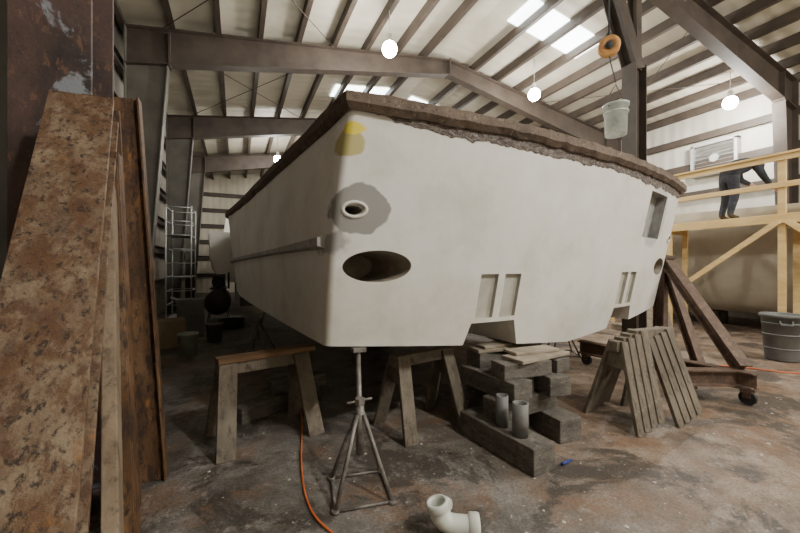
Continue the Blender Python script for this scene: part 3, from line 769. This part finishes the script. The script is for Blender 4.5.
# ------------------------------------------------------------------ left side clutter
b=B()
for x in (-1.45,-0.95):
    for y in (9.5,10.4): b.cyl((x,y,0),(x,y,2.9),0.018,seg=8)
for k in range(9):
    z=0.3+k*0.32
    for x in (-1.45,-0.95): b.cyl((x,9.5,z),(x,10.4,z),0.012,seg=6)
    for y in (9.5,10.4): b.cyl((-1.45,y,z),(-0.95,y,z),0.012,seg=6)
for z in (0.3,1.26,2.22): b.box((-1.2,9.95,z),(0.5,0.9,0.015))
b.done("storage_rack",M_alu)
b=B()
c=Vector((-0.45,11.2,0))
b.cyl(c+Vector((0,-.7,.55)),c+Vector((0,.7,.55)),0.32,seg=24); b.sphere(c+Vector((0,-.7,.55)),(0.32,0.12,0.32)); b.sphere(c+Vector((0,.7,.55)),(0.32,.12,.32))
for sy_ in (-.5,.5):
    for sx in (-.2,.2): b.beam(c+Vector((sx,sy_,.35)),c+Vector((sx*1.3,sy_,0)),0.06,0.02)
b.box(c+Vector((0,0,.9)),(0.4,1.0,0.04)); b.box(c+Vector((0,.25,1.1)),(0.32,.36,.36)); b.cyl(c+Vector((0,-.35,1.08)),c+Vector((0,-.05,1.08)),0.16,mat=1)
b.cyl(c+Vector((.22,.25,1.1)),c+Vector((.27,.25,1.1)),0.24,mat=1)
b.done("air_compressor",[M_mach,M_black])
def tub(name,x,y,r,h,mat):
    b=B(); b.lathe((x,y,0),[(0.001,0),(r*.86,0),(r,h-.03),(r*1.07,h-.03),(r*1.07,h),(r*.97,h),(r*.82,.02),(.001,.02)],mat=0)
    b.tube([(x-r,y,h-.04),(x-r*.8,y,h*.75),(x,y-r*1.05,h*.55),(x+r*.8,y,h*.75),(x+r,y,h-.04)],0.004,seg=6,mat=1)
    b.done(name,[mat,M_black])
tub("plastic_bucket",-0.75,7.0,0.15,0.37,M_bucket)
tub("plastic_bucket",-0.40,8.0,0.15,0.37,M_bin)
carton("cardboard_box",-1.2,7.9,(0.6,0.5,0.5),0.2,M_card)
carton("shipping_crate",-0.9,8.9,(0.5,0.5,0.8),0.1,M_bin)
b=B()
for i in range(6):
    b.tube(bez([(-0.1+.28*math.cos(a),9.6+.28*math.sin(a),0.03+i*.035) for a in [k*math.pi/6 for k in range(13)]],3),0.018,seg=6)
b.done("coiled_hose",M_black)
b=B()
for i in range(4):
    b.box((-1.25+.02*i,5.7,0.03+i*.062),(0.28,2.0,0.06),rz=0.02*i)
b.done("plank_pile",M_wood_old,bevel=0.004)

# ------------------------------------------------------------------ worker on scaffold
def skinned(name,verts,edges,radii,parent,mats,matfn,sub=2):
    me=bpy.data.meshes.new(name); me.from_pydata(verts,edges,[]); o=bpy.data.objects.new(name,me); COL.objects.link(o)
    sk=o.modifiers.new("skin",'SKIN'); sk.use_smooth_shade=True
    if not me.skin_vertices: bpy.context.view_layer.update()
    for i,r in enumerate(radii):
        rr=r if isinstance(r,tuple) else (r,r); me.skin_vertices[0].data[i].radius=rr
    me.skin_vertices[0].data[0].use_root=True
    ss=o.modifiers.new("s",'SUBSURF'); ss.levels=sub; ss.render_levels=sub
    bpy.context.view_layer.update()
    nm=bpy.data.meshes.new_from_object(o.evaluated_get(bpy.context.evaluated_depsgraph_get()))
    o.modifiers.clear(); o.data=nm; nm.materials.clear()
    for m in mats: nm.materials.append(m)
    for p in nm.polygons: p.material_index=matfn(p.center); p.use_smooth=True
    o.parent=parent; return o
wk=bpy.data.objects.new("worker",None); COL.objects.link(wk); wk.location=(9.66,4.02,ZP+0.04); wk.rotation_euler=(0,0,math.radians(-22)); wk.scale=(1.06,1.06,1.06)
V=[(0,0,0.88),
   (0.06,0,1.00),(0.20,0,1.10),(0.36,0,1.13),(0.44,0,1.12),(0.52,0,1.10),
   (0.0,0.10,0.84),(0.08,0.12,0.47),(-0.02,0.13,0.09),(0.05,0.13,0.045),(0.16,0.14,0.03),
   (0.0,-0.10,0.84),(0.02,-0.12,0.47),(-0.10,-0.13,0.09),(-0.03,-0.13,0.045),(0.08,-0.14,0.03),
   (0.38,0.19,1.12),(0.50,0.24,0.88),(0.70,0.20,0.78),(0.76,0.19,0.76),
   (0.38,-0.19,1.12),(0.46,-0.25,0.86),(0.64,-0.22,0.70),(0.70,-0.21,0.67)]
E=[(0,1),(1,2),(2,3),(3,4),(4,5),(0,6),(6,7),(7,8),(8,9),(9,10),(0,11),(11,12),(12,13),(13,14),(14,15),
   (3,16),(16,17),(17,18),(18,19),(3,20),(20,21),(21,22),(22,23)]
Rr=[0.17,0.18,0.205,0.21,0.09,0.058, 0.105,0.078,0.055,0.05,0.04, 0.105,0.078,0.055,0.05,0.04, 0.09,0.066,0.045,0.03, 0.09,0.066,0.045,0.03]
def mf(c):
    if c.z<0.11: return 3
    if c.x>0.66 and c.z<0.82 : return 2
    if c.x>0.475 and c.z>1.0 and abs(c.y)<0.1: return 2
    if c.z>0.90 or (c.x>0.3): return 0
    return 1
skinned("body",V,E,Rr,wk,[M_jacket,M_jeans,M_skin,M_boot],mf)
b=B(); hc=Vector((0.63,0,1.10))
Rh=Matrix.Rotation(math.radians(70),3,'Y')
def hp(p): return hc+Rh@Vector(p)
r=bmesh.ops.create_uvsphere(b.bm,u_segments=20,v_segments=14,radius=1)
for v in r['verts']:
    x,y,z=v.co
    if z<0: x*=1+0.12*z; y*=1+0.28*z
    v.co=hp((x*0.095,y*0.075,z*0.118))
for f in b.bm.faces: f.smooth=True; f.material_index=0
def sph(p,rad,mat):
    b.sphere(hp(p),rad,mat=mat,seg=10)
sph((0.098,0,-0.015),(0.016,0.012,0.02),0); sph((0.094,0,-0.05),(0.008,0.022,0.008),3)
for sg in (-1,1):
    sph((0.086,sg*0.03,0.012),0.011,2); sph((0.094,sg*0.03,0.012),0.005,1); sph((0.0,sg*0.076,-0.01),(0.022,0.010,0.028),0)
r=bmesh.ops.create_uvsphere(b.bm,u_segments=20,v_segments=14,radius=1)
dele=[]
for v in r['verts']:
    x,y,z=v.co
    if (z<0.15 and x>0.1) or z<-0.45: dele.append(v)
    v.co=hp((x*0.104-.004,y*0.083,z*0.126+.004))
for f in {f for v in r['verts'] for f in v.link_faces}: f.material_index=1; f.smooth=True
bmesh.ops.delete(b.bm,geom=dele,context='VERTS')
M_eye=ramp_mat("eye_white",[(0.3,(0.8,0.8,0.78)),(0.7,(0.85,0.85,0.83))],3,2,0.3)
M_lip=ramp_mat("lips",[(0.3,(0.4,0.15,0.12)),(0.7,(0.45,0.18,0.15))],3,2,0.5)
b.done("head",[M_skin,M_hair,M_eye,M_lip],parent=wk)
for nme,w0,sgn in (("hand_left",Vector((0.76,0.19,0.76)),1),("hand_right",Vector((0.70,-0.21,0.67)),-1)):
    fd=Vector((0.8,0,-0.45)).normalized(); sd=Vector((0,1,0)); dn=fd.cross(sd)
    if dn.z>0: dn=-dn
    Vv=[w0-fd*.02,w0+fd*.035,w0+fd*.07]; Ee=[(0,1),(1,2)]; rad=[(0.024,0.02),(0.036,0.016),(0.036,0.014)]
    for k,ln in enumerate((0.068,0.078,0.072,0.056)):
        base=w0+fd*.085+sd*(0.03-0.02*k)*sgn; i0=len(Vv)
        Vv+= [base,base+fd*ln*.45+dn*.008,base+fd*ln*.75+dn*.028,base+fd*ln*.85+dn*.05]
        Ee+= [(2,i0),(i0,i0+1),(i0+1,i0+2),(i0+2,i0+3)]; rad+=[0.010,0.009,0.0085,0.007]
    tb=w0+fd*.02+sd*.03*sgn; i0=len(Vv)
    Vv+=[tb,tb+fd*.03+sd*.02*sgn+dn*.01,tb+fd*.06+sd*.022*sgn+dn*.025]; Ee+=[(1,i0),(i0,i0+1),(i0+1,i0+2)]; rad+=[0.013,0.010,0.008]
    skinned(nme,[tuple(v) for v in Vv],Ee,rad,wk,[M_skin],lambda c:0,1)

# ------------------------------------------------------------------ world + camera
w=bpy.data.worlds.new("world"); scene.world=w; w.use_nodes=True
w.node_tree.nodes["Background"].inputs[0].default_value=(0.6,0.65,0.7,1); w.node_tree.nodes["Background"].inputs[1].default_value=0.15
cd=bpy.data.cameras.new("camera"); cam=bpy.data.objects.new("camera",cd); COL.objects.link(cam)
cam.location=(0,0,1.5); cam.rotation_euler=(math.radians(90),0,math.radians(-24.7)); cd.lens=16; cd.sensor_width=36; cd.clip_start=0.05
scene.camera=cam
